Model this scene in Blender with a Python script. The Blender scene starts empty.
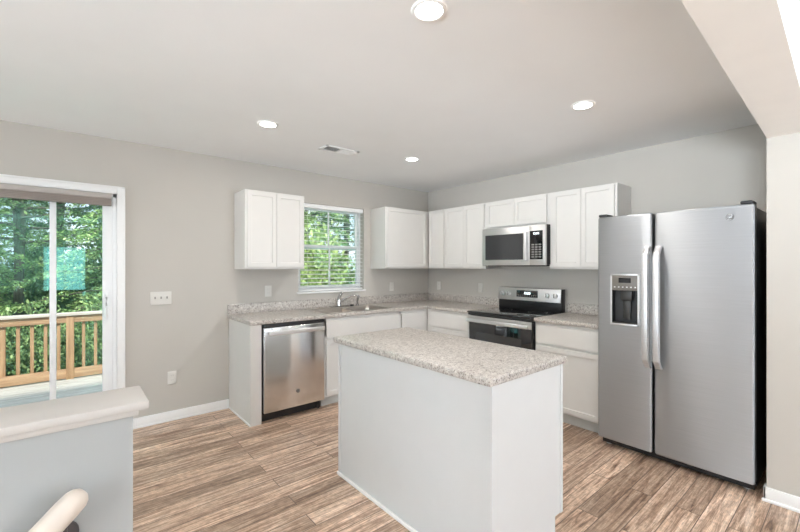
import bpy, bmesh, math, random
import numpy as np
from mathutils import Vector, Matrix
R = math.radians
SC = bpy.context.scene
COL = SC.collection

# ------------------------------------------------------------------ camera, sky, sun, daylight, exposure
cam_d = bpy.data.cameras.new('camera')
cam = bpy.data.objects.new('camera', cam_d); COL.objects.link(cam)
cam_d.sensor_width = 36; cam_d.lens = 36 * 390.66 / 800; cam_d.clip_start = 0.03
cam_d.shift_y = 0.0007
cam.location = (-3.891, -4.010, 1.383); cam.rotation_euler = (R(90), 0, R(49.99 - 90))
SC.camera = cam

W = bpy.data.worlds.new('sky'); SC.world = W; W.use_nodes = True
nt = W.node_tree; nt.nodes.clear()
wo = nt.nodes.new('ShaderNodeOutputWorld'); bg = nt.nodes.new('ShaderNodeBackground')
tc = nt.nodes.new('ShaderNodeTexCoord'); nz = nt.nodes.new('ShaderNodeTexNoise'); cr = nt.nodes.new('ShaderNodeValToRGB')
nz.inputs['Scale'].default_value = 3.0; nz.inputs['Detail'].default_value = 6
cr.color_ramp.elements[0].position = .35; cr.color_ramp.elements[0].color = (.50, .68, .95, 1)
cr.color_ramp.elements[1].position = .62; cr.color_ramp.elements[1].color = (.92, .96, 1.0, 1)
nt.links.new(tc.outputs['Generated'], nz.inputs['Vector']); nt.links.new(nz.outputs['Fac'], cr.inputs['Fac'])
nt.links.new(cr.outputs['Color'], bg.inputs['Color']); nt.links.new(bg.outputs['Background'], wo.inputs['Surface'])
bg.inputs['Strength'].default_value = 1.2

def light(name, kind, loc, rot, energy, color=(1, 1, 1), **k):
    d = bpy.data.lights.new(name, kind); d.energy = energy; d.color = color
    for a, b in k.items(): setattr(d, a, b)
    o = bpy.data.objects.new(name, d); COL.objects.link(o); o.location = loc; o.rotation_euler = rot
    return o
light('sun', 'SUN', (0, 0, 10), (R(42), R(-14), 0), 3.4, (1, .95, .86), angle=R(3))
# area lights at the unseen windows; those in wall_left are added for fill
DAY_FRONT, DAY_SMALL, FILL_LEFT, FILL_DINE = 10, 4, 5, 5        # window lights; the two on the left wall are added fill
UP_FRONT, UP_LEFT, UP_DINE = 45, 560, 90                    # upward fill lights added to brighten the ceiling
DAYC, UPC = (.82, .91, 1), (.79, .90, 1)
light('window_area_light', 'AREA', (-6.6, -8.03, 1.4), (R(90), 0, 0), DAY_FRONT * .3, DAYC, shape='RECTANGLE', size=1.6, size_y=1.6)
light('window_area_light', 'AREA', (-1.35, -8.03, 1.4), (R(90), 0, 0), DAY_FRONT, DAYC, shape='RECTANGLE', size=1.8, size_y=1.6)
light('ceiling_fill', 'AREA', (-1.35, -8.02, 1.0), (R(128), 0, 0), UP_FRONT, UPC, shape='RECTANGLE', size=1.8, size_y=.8, spread=R(120))
light('window_area_light', 'AREA', (-4.02, -8.02, 1.26), (R(90), 0, 0), DAY_SMALL, DAYC, shape='RECTANGLE', size=.74, size_y=1.15)
light('window_area_light', 'AREA', (-10.03, -5.9, 1.4), (R(90), 0, R(-90)), FILL_LEFT, DAYC, shape='RECTANGLE', size=2.2, size_y=1.6)
light('ceiling_fill', 'AREA', (-10.02, -5.9, .9), (R(140), 0, R(-90)), UP_LEFT, UPC, shape='RECTANGLE', size=2.2, size_y=.8, spread=R(105))
light('window_area_light', 'AREA', (-10.03, -1.9, 1.4), (R(90), 0, R(-90)), FILL_DINE, DAYC, shape='RECTANGLE', size=1.8, size_y=1.6)
light('ceiling_fill', 'AREA', (-10.02, -1.9, .9), (R(136), 0, R(-90)), UP_DINE, UPC, shape='RECTANGLE', size=1.8, size_y=.8, spread=R(105))
CAN_POWER = 5.2

vs = SC.view_settings
SC.display_settings.display_device = 'sRGB'
vs.view_transform = 'Standard'; vs.look = 'None'; vs.gamma = 1; vs.use_curve_mapping = False
vs.exposure = 0.67

# ------------------------------------------------------------------ materials
def srgb(r, g, b):
    f = lambda c: (c / 12.92 if c <= .04045 else ((c + .055) / 1.055) ** 2.4)
    return (f(r / 255), f(g / 255), f(b / 255), 1)

class Mat:
    def __init__(s, name):
        s.m = bpy.data.materials.new(name); s.m.use_nodes = True
        s.t = s.m.node_tree; s.b = s.t.nodes['Principled BSDF']
    def n(s, typ, **k):
        x = s.t.nodes.new(typ)
        for a, b in k.items():
            if a in x.inputs: x.inputs[a].default_value = b
            else: setattr(x, a, b)
        return x
    def l(s, a, b): s.t.links.new(a, b)
    def coord(s, scale=(1, 1, 1)):
        c = s.n('ShaderNodeTexCoord'); m = s.n('ShaderNodeMapping'); m.inputs['Scale'].default_value = scale
        s.l(c.outputs['Object'], m.inputs['Vector']); return m.outputs['Vector']
    def ramp(s, fac, stops):
        r = s.n('ShaderNodeValToRGB'); e = r.color_ramp.elements
        while len(e) < len(stops): e.new(.5)
        for i, (p, c) in enumerate(stops): e[i].position = p; e[i].color = c
        s.l(fac, r.inputs['Fac']); return r.outputs['Color']
    def mix(s, fac, a, b, mode='MIX'):
        x = s.n('ShaderNodeMix', data_type='RGBA', blend_type=mode)
        for i, v in ((0, fac), (6, a), (7, b)):
            if hasattr(v, 'links') or isinstance(v, bpy.types.NodeSocket): s.l(v, x.inputs[i])
            else: x.inputs[i].default_value = v
        return x.outputs[2]
    def bump(s, h, strength, dist=.002):
        b = s.n('ShaderNodeBump'); b.inputs['Strength'].default_value = strength; b.inputs['Distance'].default_value = dist
        s.l(h, b.inputs['Height']); s.l(b.outputs['Normal'], s.b.inputs['Normal'])

def plain(name, c, rough=.5, metal=0, var=.03, scale=8, spec=.5, coat=0):
    M = Mat(name); b = M.b
    b.inputs['Roughness'].default_value = rough; b.inputs['Metallic'].default_value = metal
    b.inputs['Specular IOR Level'].default_value = spec; b.inputs['Coat Weight'].default_value = coat
    nz = M.n('ShaderNodeTexNoise', Scale=scale, Detail=4); M.l(M.coord(), nz.inputs['Vector'])
    lo = tuple(x * (1 - var) for x in c[:3]) + (1,); hi = tuple(min(1, x * (1 + var)) for x in c[:3]) + (1,)
    M.l(M.ramp(nz.outputs['Fac'], [(.3, lo), (.7, hi)]), b.inputs['Base Color'])
    return M.m

def emit(name, c, s):
    M = Mat(name); M.b.inputs['Base Color'].default_value = (0, 0, 0, 1)
    M.b.inputs['Emission Color'].default_value = c; M.b.inputs['Emission Strength'].default_value = s
    return M.m

def wood_floor():
    M = Mat('plank_floor'); v = M.coord()
    br = M.n('ShaderNodeTexBrick', offset=.37, offset_frequency=2, squash=1)
    for k, x in (('Scale', 1), ('Mortar Size', .0026), ('Mortar Smooth', .2), ('Brick Width', 1.22), ('Row Height', .118), ('Bias', 0)):
        br.inputs[k].default_value = x
    br.inputs['Color1'].default_value = (0, 0, 0, 1); br.inputs['Color2'].default_value = (1, 1, 1, 1)
    br.inputs['Mortar'].default_value = (.5, .5, .5, 1); M.l(v, br.inputs['Vector'])
    # each plank samples its own stretch of grain
    sc = M.n('ShaderNodeVectorMath', operation='MULTIPLY'); M.l(v, sc.inputs[0]); sc.inputs[1].default_value = (1.5, 24, 1)
    off = M.n('ShaderNodeVectorMath', operation='MULTIPLY'); M.l(br.outputs['Color'], off.inputs[0]); off.inputs[1].default_value = (23, 11, 37)
    ad = M.n('ShaderNodeVectorMath', operation='ADD'); M.l(sc.outputs[0], ad.inputs[0]); M.l(off.outputs[0], ad.inputs[1])
    g = M.n('ShaderNodeTexNoise', Scale=1.5, Detail=9, Roughness=.68, Distortion=1.1); M.l(ad.outputs[0], g.inputs['Vector'])
    sc2 = M.n('ShaderNodeVectorMath', operation='MULTIPLY'); M.l(ad.outputs[0], sc2.inputs[0]); sc2.inputs[1].default_value = (4, 4, 1)
    g2 = M.n('ShaderNodeTexNoise', Scale=2.2, Detail=5, Roughness=.7); M.l(sc2.outputs[0], g2.inputs['Vector'])
    c = M.ramp(g.outputs['Fac'], [(.31, srgb(94, 71, 55)), (.42, srgb(164, 135, 114)), (.52, srgb(206, 180, 158)), (.65, srgb(238, 219, 201))])
    fine = M.ramp(g2.outputs['Fac'], [(.36, (.52, .49, .47, 1)), (.58, (1.08, 1.07, 1.06, 1))])
    c = M.mix(.75, c, fine, 'MULTIPLY')
    # cross-cut saw marks and weathered patches
    sc3 = M.n('ShaderNodeVectorMath', operation='MULTIPLY'); M.l(ad.outputs[0], sc3.inputs[0]); sc3.inputs[1].default_value = (9, .5, 1)
    g3 = M.n('ShaderNodeTexNoise', Scale=2.6, Detail=5, Roughness=.65); M.l(sc3.outputs[0], g3.inputs['Vector'])
    c = M.mix(.6, c, M.ramp(g3.outputs['Fac'], [(.36, (.66, .62, .59, 1)), (.58, (1.10, 1.09, 1.08, 1))]), 'MULTIPLY')
    tone = M.ramp(br.outputs['Color'], [(0, (.68, .64, .60, 1)), (.45, (1, .97, .94, 1)), (1, (1.30, 1.28, 1.26, 1))])
    c = M.mix(1, c, tone, 'MULTIPLY')
    mf = M.n('ShaderNodeMath', operation='MULTIPLY'); M.l(br.outputs['Fac'], mf.inputs[0]); mf.inputs[1].default_value = .85
    c = M.mix(mf.outputs[0], c, srgb(74, 56, 45))
    M.l(c, M.b.inputs['Base Color']); M.b.inputs['Roughness'].default_value = .3
    M.b.inputs['Specular IOR Level'].default_value = .7
    M.bump(g2.outputs['Fac'], .12)
    return M.m

def granite():
    M = Mat('speckled_laminate'); v = M.coord()
    n1 = M.n('ShaderNodeTexNoise', Scale=62, Detail=5, Roughness=.75, Distortion=.3); M.l(v, n1.inputs['Vector'])
    n2 = M.n('ShaderNodeTexNoise', Scale=130, Detail=3, Roughness=.6); M.l(v, n2.inputs['Vector'])
    n3 = M.n('ShaderNodeTexNoise', Scale=48, Detail=4, Roughness=.8, Distortion=.8); M.l(v, n3.inputs['Vector'])
    n4 = M.n('ShaderNodeTexNoise', Scale=9, Detail=2); M.l(v, n4.inputs['Vector'])
    c = M.ramp(n1.outputs['Fac'], [(.34, srgb(148, 139, 132)), (.45, srgb(187, 180, 172)), (.57, srgb(206, 200, 193)), (.70, srgb(224, 221, 216))])
    d = M.ramp(n2.outputs['Fac'], [(.37, srgb(150, 140, 134)), (.45, (1, 1, 1, 1))])
    c = M.mix(.8, c, d, 'MULTIPLY')
    d = M.ramp(n3.outputs['Fac'], [(.37, srgb(98, 90, 86)), (.43, (1, 1, 1, 1))])
    c = M.mix(.8, c, d, 'MULTIPLY')
    c = M.mix(.35, c, M.ramp(n4.outputs['Fac'], [(.35, (.88, .86, .85, 1)), (.65, (1.04, 1.03, 1.03, 1))]), 'MULTIPLY')
    M.l(c, M.b.inputs['Base Color']); M.b.inputs['Roughness'].default_value = .34
    return M.m

def steel(name, c=(.50, .51, .52, 1), rough=.6, aniso=.85, rot=.25, brush=(3, 3, 260)):
    M = Mat(name); b = M.b; b.inputs['Metallic'].default_value = 1
    b.inputs['Anisotropic'].default_value = aniso; b.inputs['Anisotropic Rotation'].default_value = rot
    tg = M.n('ShaderNodeTangent', direction_type='RADIAL', axis='Z'); M.l(tg.outputs[0], b.inputs['Tangent'])
    nz = M.n('ShaderNodeTexNoise', Scale=1, Detail=3); M.l(M.coord(brush), nz.inputs['Vector'])
    lo = tuple(x * .965 for x in c[:3]) + (1,); hi = tuple(x * 1.035 for x in c[:3]) + (1,)
    M.l(M.ramp(nz.outputs['Fac'], [(.3, lo), (.7, hi)]), b.inputs['Base Color'])
    b.inputs['Roughness'].default_value = rough
    return M.m

def glass(name, tint=(.97, .99, .98, 1), refl=2.2, coat=(.35, 1, .86, 1)):   # low-E coating mirrors teal
    M = Mat(name); t = M.t; t.nodes.remove(M.b)
    out = [n for n in t.nodes if n.type == 'OUTPUT_MATERIAL'][0]
    tr = M.n('ShaderNodeBsdfTransparent'); tr.inputs[0].default_value = tint
    gl = M.n('ShaderNodeBsdfGlossy'); gl.inputs['Roughness'].default_value = .0; gl.inputs['Color'].default_value = coat
    fr = M.n('ShaderNodeFresnel'); fr.inputs[0].default_value = 1.45
    mu = M.n('ShaderNodeMath', operation='MULTIPLY'); M.l(fr.outputs[0], mu.inputs[0]); mu.inputs[1].default_value = refl
    mx = M.n('ShaderNodeMixShader'); M.l(mu.outputs[0], mx.inputs[0]); M.l(tr.outputs[0], mx.inputs[1]); M.l(gl.outputs[0], mx.inputs[2])
    M.l(mx.outputs[0], out.inputs[0]); return M.m

def lumber(name, c1, c2, axis=0, rough=.7):
    M = Mat(name); s = [30, 30, 30]; s[axis] = 2
    nz = M.n('ShaderNodeTexNoise', Scale=1, Detail=5, Roughness=.6, Distortion=.5); M.l(M.coord(s), nz.inputs['Vector'])
    M.l(M.ramp(nz.outputs['Fac'], [(.3, c1), (.68, c2)]), M.b.inputs['Base Color']); M.b.inputs['Roughness'].default_value = rough
    return M.m

def leaf(name, dark, mid, lite):
    M = Mat(name); b = M.b
    n = M.n('ShaderNodeTexNoise', Scale=1.7, Detail=3); M.l(M.coord(), n.inputs['Vector'])
    g = M.n('ShaderNodeNewGeometry')
    a = M.n('ShaderNodeMath', operation='MULTIPLY_ADD'); M.l(g.outputs['Random Per Island'], a.inputs[0]); a.inputs[1].default_value = .45
    M.l(n.outputs['Fac'], a.inputs[2])
    M.l(M.ramp(a.outputs[0], [(.40, dark), (.72, mid), (.98, lite)]), b.inputs['Base Color'])
    b.inputs['Roughness'].default_value = .6
    b.inputs['Transmission Weight'].default_value = 0
    return M.m

M_WALL = plain('warm_grey_wall_paint', srgb(196, 191, 183), .75, var=.012, scale=3, spec=.25)
M_CEIL = plain('white_ceiling_paint', srgb(244, 244, 243), .85, var=.01, scale=3, spec=.2)
M_WHITE = plain('white_trim_paint', srgb(246, 245, 243), .4, var=.01)
M_CAB = plain('white_cabinet_paint', srgb(220, 217, 212), .38, var=.01)
M_ISL = plain('white_island_panel', srgb(212, 212, 211), .42, var=.01)
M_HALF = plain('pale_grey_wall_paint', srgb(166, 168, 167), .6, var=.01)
M_HEAD = plain('white_header_paint', srgb(241, 237, 231), .8, var=.01, spec=.2)
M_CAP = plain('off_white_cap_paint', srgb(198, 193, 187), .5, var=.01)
M_TOE = plain('grey_toe_kick', srgb(196, 195, 190), .5)
M_VINYL = plain('white_vinyl', srgb(246, 246, 246), .35, var=.01)
M_PLATE = plain('white_plastic', srgb(220, 217, 210), .35, var=.01)
M_SLOT = plain('slot_grey', srgb(158, 154, 147), .5)
M_FLOOR = wood_floor()
M_GRAN = granite()
M_STEEL = steel('brushed_stainless')
M_STEEL2 = steel('brushed_stainless_range', (.66, .65, .64, 1), .4, .5)
M_STEEL3 = steel('brushed_stainless_dishwasher', (.76, .765, .77, 1), .17, .85)
M_HANDLE = steel('satin_stainless', (.78, .785, .79, 1), .4, .6)
M_CHROME = steel('polished_chrome', (.50, .49, .48, 1), .12, 0)
M_SINK = steel('sink_stainless', (.50, .46, .42, 1), .3, 0)
M_BLACK = plain('black_enamel', (.012, .012, .013, 1), .28)
M_BGLASS = plain('black_glass', (.008, .008, .009, 1), .06, coat=.5)
M_MGLASS = plain('smoked_glass', (.035, .036, .038, 1), .10, coat=.3)
M_BPLAS = plain('black_plastic', (.02, .02, .021, 1), .45)
M_GPLAS = plain('dark_grey_plastic', (.10, .095, .088, 1), .35)
M_DGREY = plain('charcoal_plastic', (.035, .033, .03, 1), .35)
M_SLATE = plain('slate_panel', (.16, .145, .125, 1), .3)
M_KEY = plain('key_grey', (.22, .21, .20, 1), .5)
M_DIGIT = emit('lit_digits', (.85, .95, 1, 1), 2.5)
M_LAMP = emit('lamp_lens', (1, .97, .92, 1), 9)
M_GLASS = glass('window_glass')
M_SHADE = plain('taupe_shade_fabric', srgb(150, 140, 133), .8)
M_SHADE2 = plain('grey_shade_headrail', srgb(186, 178, 172), .6)
M_BLIND = plain('white_blind_slat', srgb(248, 248, 246), .45, var=.01)
M_RAIL = lumber('new_pine_lumber', srgb(148, 114, 86), srgb(192, 156, 122), 0)
M_RAILV = lumber('new_pine_upright', srgb(144, 110, 80), srgb(186, 150, 114), 2)
M_RAILCAP = lumber('weathered_cap', srgb(182, 170, 158), srgb(214, 206, 198), 0)
M_DECK = lumber('weathered_deck_board', srgb(158, 152, 146), srgb(206, 202, 197), 0)
M_BARK = lumber('rough_bark', srgb(72, 64, 58), srgb(124, 114, 106), 2)
M_TWIG = lumber('bare_twig', srgb(92, 80, 70), srgb(140, 126, 112), 2)
M_SOIL = plain('leaf_litter_ground', srgb(78, 82, 56), .9, var=.35, scale=6)
M_LEAF_C = leaf('hemlock_leaf', srgb(84, 112, 66), srgb(146, 182, 104), srgb(204, 224, 158))
M_LEAF_D = leaf('dark_fir_leaf', srgb(62, 82, 54), srgb(108, 138, 84), srgb(160, 184, 122))
M_LEAF_B = leaf('bush_leaf', srgb(84, 106, 56), srgb(142, 168, 92), srgb(200, 216, 148))
M_HANDRAIL = plain('cream_handrail_paint', srgb(214, 202, 190), .4, var=.02)
M_BRACKET = plain('dark_bronze_bracket', srgb(92, 90, 92), .4, .6)
M_VENTIN = plain('vent_dark', srgb(132, 130, 126), .7)
M_GLINT = plain('white_glint', srgb(244, 242, 236), .7, var=.005)  # white for the painted sink reflection

# ------------------------------------------------------------------ mesh helpers
def box(bm, x0, x1, y0, y1, z0, z1, bev=0, seg=2):
    x0, x1 = min(x0, x1), max(x0, x1); y0, y1 = min(y0, y1), max(y0, y1); z0, z1 = min(z0, z1), max(z0, z1)
    t = bmesh.new(); bmesh.ops.create_cube(t, size=1)
    for v in t.verts: v.co = Vector(((x0 + x1) / 2 + v.co.x * (x1 - x0), (y0 + y1) / 2 + v.co.y * (y1 - y0), (z0 + z1) / 2 + v.co.z * (z1 - z0)))
    if bev: bmesh.ops.bevel(t, geom=t.edges[:], offset=bev, segments=seg, affect='EDGES', profile=.5)
    merge(bm, t); return bm

def merge(bm, t, mat=None):
    if mat is not None: bmesh.ops.transform(t, matrix=mat, verts=t.verts[:])
    me = bpy.data.meshes.new('tmp'); t.to_mesh(me); t.free(); bm.from_mesh(me); bpy.data.meshes.remove(me)

def cyl(bm, p, q, r, r2=None, seg=20, caps=True, bev=0):
    p, q = Vector(p), Vector(q); d = q - p
    t = bmesh.new(); bmesh.ops.create_cone(t, cap_ends=caps, segments=seg, radius1=r, radius2=r if r2 is None else r2, depth=d.length)
    if bev:
        es = [e for e in t.edges if abs(e.verts[0].co.z - e.verts[1].co.z) < 1e-6]
        bmesh.ops.bevel(t, geom=es, offset=bev, segments=2, affect='EDGES')
    merge(bm, t, Matrix.Translation((p + q) / 2) @ d.to_track_quat('Z', 'Y').to_matrix().to_4x4()); return bm

def tube(bm, pts, rad, seg=12, sy=1.0):
    pts = [Vector(p) for p in pts]; n = len(pts)
    rads = rad if isinstance(rad, (list, tuple)) else [rad] * n
    rings = []; up0 = Vector((0, 0, 1))
    for i, p in enumerate(pts):
        d = (pts[min(i + 1, n - 1)] - pts[max(i - 1, 0)]).normalized()
        s = d.cross(up0)
        if s.length < 1e-3: s = d.cross(Vector((0, 1, 0)))
        s.normalize(); u = s.cross(d)
        rings.append([bm.verts.new(p + (s * math.cos(2 * math.pi * k / seg) * sy + u * math.sin(2 * math.pi * k / seg)) * rads[i]) for k in range(seg)])
    for a, b in zip(rings, rings[1:]):
        for k in range(seg): bm.faces.new((a[k], a[(k + 1) % seg], b[(k + 1) % seg], b[k]))
    bm.faces.new(rings[0][::-1]); bm.faces.new(rings[-1]); return bm

def wpos(o):
    v = Vector((0, 0, 0))
    while o is not None: v += o.location; o = o.parent
    return v

def obj(name, bm, mat, parent=None, origin=None, smooth=True, label=None):
    bmesh.ops.recalc_face_normals(bm, faces=bm.faces[:])
    o = bpy.data.objects.new(name, None)
    me = bpy.data.meshes.new(name)
    off = wpos(parent) if parent else (Vector(origin) if origin else Vector((0, 0, 0)))
    bmesh.ops.translate(bm, vec=-off, verts=bm.verts[:])
    bm.to_mesh(me); bm.free()
    bpy.data.objects.remove(o)
    o = bpy.data.objects.new(name, me); COL.objects.link(o)
    me.materials.append(mat)
    if smooth:
        me.polygons.foreach_set('use_smooth', [True] * len(me.polygons)); me.set_sharp_from_angle(angle=R(35))
    if parent: o.parent = parent
    elif origin: o.location = origin
    if label: o['label'] = label
    return o

def tag(o, label, cat, group=None, kind=None):
    o['label'] = label; o['category'] = cat
    if group: o['group'] = group
    if kind: o['kind'] = kind
    return o

def thing(name, label, cat, loc=(0, 0, 0), group=None):
    o = bpy.data.objects.new(name, None); COL.objects.link(o); o.location = loc; o.empty_display_size = .1
    return tag(o, label, cat, group)

def struct(name, bm, mat, label, cat, parent=None, smooth=True):
    o = obj(name, bm, mat, parent, smooth=smooth)
    if not parent: tag(o, label, cat, kind='structure')
    return o

def dup(root, loc, label=None):
    r = root.copy(); COL.objects.link(r); r.location = loc
    if label: r['label'] = label
    for ch in list(root.children):
        c = ch.copy(); COL.objects.link(c); c.parent = r
        for g in list(ch.children):
            d = g.copy(); COL.objects.link(d); d.parent = c
    return r

B = bmesh.new

def fmap(face, a0, a1, z0, z1, d0, d1):
    """box given in the frame of a wall run: 'back' runs along x and faces -y, 'right' runs along -y and faces -x.
    a = distance from the room corner along the wall, d = distance out from the wall"""
    if face == 'back': return (-a1, -a0, -d1, -d0, z0, z1)
    return (-d1, -d0, -a1, -a0, z0, z1)

def panel_front(face, a0, a1, z0, z1, d0, d1, shaker=True, rail=.055):
    t = B(); box(t, *fmap(face, a0, a1, z0, z1, d0, d1))
    n = Vector((0, -1, 0)) if face == 'back' else Vector((-1, 0, 0))
    t.faces.ensure_lookup_table(); bmesh.ops.recalc_face_normals(t, faces=t.faces[:])
    f = [x for x in t.faces if x.normal.dot(n) > .9][0]
    if shaker:
        bmesh.ops.inset_region(t, faces=[f], thickness=rail, depth=0)
        bmesh.ops.inset_region(t, faces=[f], thickness=.005, depth=-.008)
    else:
        bmesh.ops.inset_region(t, faces=[f], thickness=.004, depth=0.0)
    return t

def text_bm(s, size, mat4):
    cu = bpy.data.curves.new('t', 'FONT'); cu.body = s; cu.size = size; cu.align_x = 'CENTER'; cu.align_y = 'CENTER'; cu.extrude = .0004
    to = bpy.data.objects.new('t', cu); COL.objects.link(to)
    bpy.context.view_layer.update()
    me = bpy.data.meshes.new_from_object(to.evaluated_get(bpy.context.evaluated_depsgraph_get()))
    t = B(); t.from_mesh(me); bmesh.ops.transform(t, matrix=mat4, verts=t.verts[:])
    bpy.data.objects.remove(to); bpy.data.curves.remove(cu); bpy.data.meshes.remove(me); return t
def facing(face, p):
    rz = 0 if face == 'back' else R(-90)
    return Matrix.Translation(p) @ Matrix.Rotation(rz, 4, 'Z') @ Matrix.Rotation(R(90), 4, 'X')

# ------------------------------------------------------------------ room shell
H = 2.44
XL, YF = -10.0, -8.0          # far left wall, front wall behind the camera
bm = B()
box(bm, XL, 0, -2.895, 0, -.03, 0); box(bm, -3.95, 0, -3.85, -2.895, -.03, 0); box(bm, XL, 0, YF, -3.85, -.03, 0)
struct('floor', bm, M_FLOOR, 'brown wood-look plank floor', 'floor', smooth=False)
struct('ceiling', box(B(), XL - .15, .15, YF - .15, .15, H, H + .12), M_CEIL, 'smooth white ceiling', 'ceiling', smooth=False)

DX0, DX1, DZ = -5.42, -3.606, 1.985      # patio door opening
WX0, WX1, WZ0, WZ1 = -1.985, -1.112, 1.098, 2.095   # sink window opening
bm = B(); T = .15
for a, b, c, d in ((XL - .15, DX0, -.03, H), (DX0, DX1, DZ, H), (DX1, WX0, -.03, H), (WX0, WX1, -.03, WZ0), (WX0, WX1, WZ1, H), (WX1, .15, -.03, H)):
    box(bm, a, b, 0, T, c, d)
struct('wall_back', bm, M_WALL, 'warm grey wall with patio door and sink window', 'wall', smooth=False)
struct('wall_right', box(B(), 0, .15, YF, 0, -.03, H), M_WALL, 'warm grey wall behind range and fridge', 'wall', smooth=False)
bm = B()
LW = (-7.1, -4.7, .5, 2.15)
box(bm, XL - .15, XL, YF - .15, LW[0], -2, H); LD = (-2.8, -1.0)
box(bm, XL - .15, XL, LW[1], LD[0], -2, H); box(bm, XL - .15, XL, LD[1], 0, -2, H); box(bm, XL - .15, XL, LD[0], LD[1], -2, LW[2]); box(bm, XL - .15, XL, LD[0], LD[1], LW[3], H); box(bm, XL - .15, XL, LW[0], LW[1], -2, LW[2]); box(bm, XL - .15, XL, LW[0], LW[1], LW[3], H)
struct('wall_left', bm, M_WALL, 'warm grey living room wall', 'wall', smooth=False)
bm = B(); FWs = ((-7.4, -5.8), (-4.40, -3.64), (-2.25, -.45)); FZ = ((.55, 2.25), (.68, 1.84), (.55, 2.25)); xs = [XL] + [v for w in FWs for v in w] + [.15]
for i in range(0, len(xs), 2): box(bm, xs[i], xs[i + 1], YF - .15, YF, -.03, H)
for (a, b), (c, d) in zip(FWs, FZ): box(bm, a, b, YF - .15, YF, -.03, c); box(bm, a, b, YF - .15, YF, d, H)
struct('wall_front', bm, M_WALL, 'warm grey wall with living room windows', 'wall', smooth=False)

def lite_window(name, face, a, b, z0, z1):
    bm = B(); f = .06
    def bx(p, q, r, s):
        if face == 'y': box(bm, p, q, YF - .11, YF - .05, r, s, .004)
        else: box(bm, XL - .11, XL - .05, p, q, r, s, .004)
    bx(a, a + f, z0, z1); bx(b - f, b, z0, z1); bx(a, b, z0, z0 + f); bx(a, b, z1 - f, z1); bx((a + b) / 2 - .03, (a + b) / 2 + .03, z0, z1); bx(a, b, (z0 + z1) / 2 - .03, (z0 + z1) / 2 + .03)
    struct(name, bm, M_VINYL, 'white framed unseen window behind the camera', 'window')
for i in range(3): lite_window('window_%d' % (i + 2), 'y', *FWs[i], *FZ[i])
lite_window('window_5', 'x', LW[0], LW[1], LW[2], LW[3]); lite_window('window_6', 'x', LD[0], LD[1], LW[2], LW[3])  # unseen windows added in the left wall to brighten the kitchen

# partition beside the fridge and the dropped header it carries
struct('wall_partition', box(B(), -.75, 0, -3.815, -3.635, 0, H), M_WALL, 'short wall end beside the fridge', 'wall', smooth=False)
bm = B(); t = B(); box(t, -9.2, 0, -.18, 0, 2.14 - 2.14, H - 2.14)
merge(bm, t, Matrix.Translation((-.75, -3.635, 2.14)) @ Matrix.Rotation(R(1.15), 4, 'Z'))
bmesh.ops.translate(bm, vec=(.05, 0.0, 0), verts=bm.verts[:])
struct('wall_header', bm, M_HEAD, 'dropped header crossing the ceiling from the wall beside the fridge', 'wall', smooth=False)

# half wall, its cap, stairs behind it
HY0, HY1, HX = -2.90, -2.785, -3.781
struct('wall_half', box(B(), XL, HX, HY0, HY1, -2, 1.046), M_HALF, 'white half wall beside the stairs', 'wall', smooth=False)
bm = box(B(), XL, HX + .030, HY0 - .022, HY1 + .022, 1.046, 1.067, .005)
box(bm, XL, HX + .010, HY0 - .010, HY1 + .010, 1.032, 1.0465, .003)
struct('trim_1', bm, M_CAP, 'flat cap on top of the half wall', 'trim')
bm = B()
for i in range(10): box(bm, -3.95 - .25 * (i + 1), -3.95 - .25 * i + .02, -3.85, -2.902, -2, -.19 * (i + 1))
struct('floor_stairs', bm, M_FLOOR, 'stairs going down beside the half wall', 'stairs', smooth=False)
struct('wall_stairwell', box(B(), XL, -3.952, -3.97, -3.852, -2, -.031), M_ISL, 'stairwell side below the floor', 'wall', smooth=False)

def baseboard(name, x0, x1, y0, y1, lab, parent=None):
    bm = box(B(), x0, x1, y0, y1, 0, .092, .004); struct(name, bm, M_WHITE, lab, 'baseboard')
bm = box(B(), DX1 + .056, -2.716, -.013, 0, 0, .088, .004); box(bm, DX1 + .056, -2.716, -.022, 0, 0, .018, .006)
struct('baseboard_back', bm, M_WHITE, 'white baseboard under the light switches', 'baseboard')
bm = box(B(), -.764, -.75, -3.829, -3.621, 0, .085, .004); box(bm, -.764, -.70, -3.635, -3.621, 0, .085, .004); box(bm, -.773, -.75, -3.836, -3.615, 0, .018, .006)
box(bm, -.75, -.02, -3.829, -3.815, 0, .085, .004)
struct('baseboard_partition', bm, M_WHITE, 'white baseboard around the wall end beside the fridge', 'baseboard')

# ------------------------------------------------------------------ patio door
door = obj('door_1', B(), M_VINYL); tag(door, 'white sliding glass patio door', 'door', kind='structure')
bm = box(B(), DX1, DX1 + .057, -.018, 0, 0, DZ + .063, .004); box(bm, DX0 - .057, DX0, -.018, 0, 0, DZ + .063, .004); box(bm, DX0, DX1, -.018, 0, DZ, DZ + .063, .004)
box(bm, DX1 + .040, DX1 + .057, -.024, -.018, 0, DZ + .063, .003); box(bm, DX0 - .04, DX1 + .057, -.024, -.018, DZ + .046, DZ + .063, .003)
obj('door_casing', bm, M_WHITE, door)
bm = box(B(), DX1 - .028, DX1, .0, .145, 0, DZ, .003); box(bm, DX0, DX0 + .028, 0, .145, 0, DZ, .003); box(bm, DX0, DX1, 0, .145, DZ - .03, DZ, .003); box(bm, DX0, DX1, 0, .148, 0, .04, .003)
obj('door_frame', bm, M_VINYL, door)
def sash(x0, x1, y0, y1, z0, z1, w, wb):
    bm = box(B(), x0, x0 + w, y0, y1, z0, z1, .004); box(bm, x1 - w, x1, y0, y1, z0, z1, .004)
    box(bm, x0 + w * .9, x1 - w * .9, y0, y1, z0, z0 + wb, .004); box(bm, x0 + w * .9, x1 - w * .9, y0, y1, z1 - w, z1, .004); return bm
p1 = obj('sliding_panel', sash(-4.545, DX1 - .026, .010, .045, .04, DZ - .03, .068, .10), M_VINYL, door)
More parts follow.
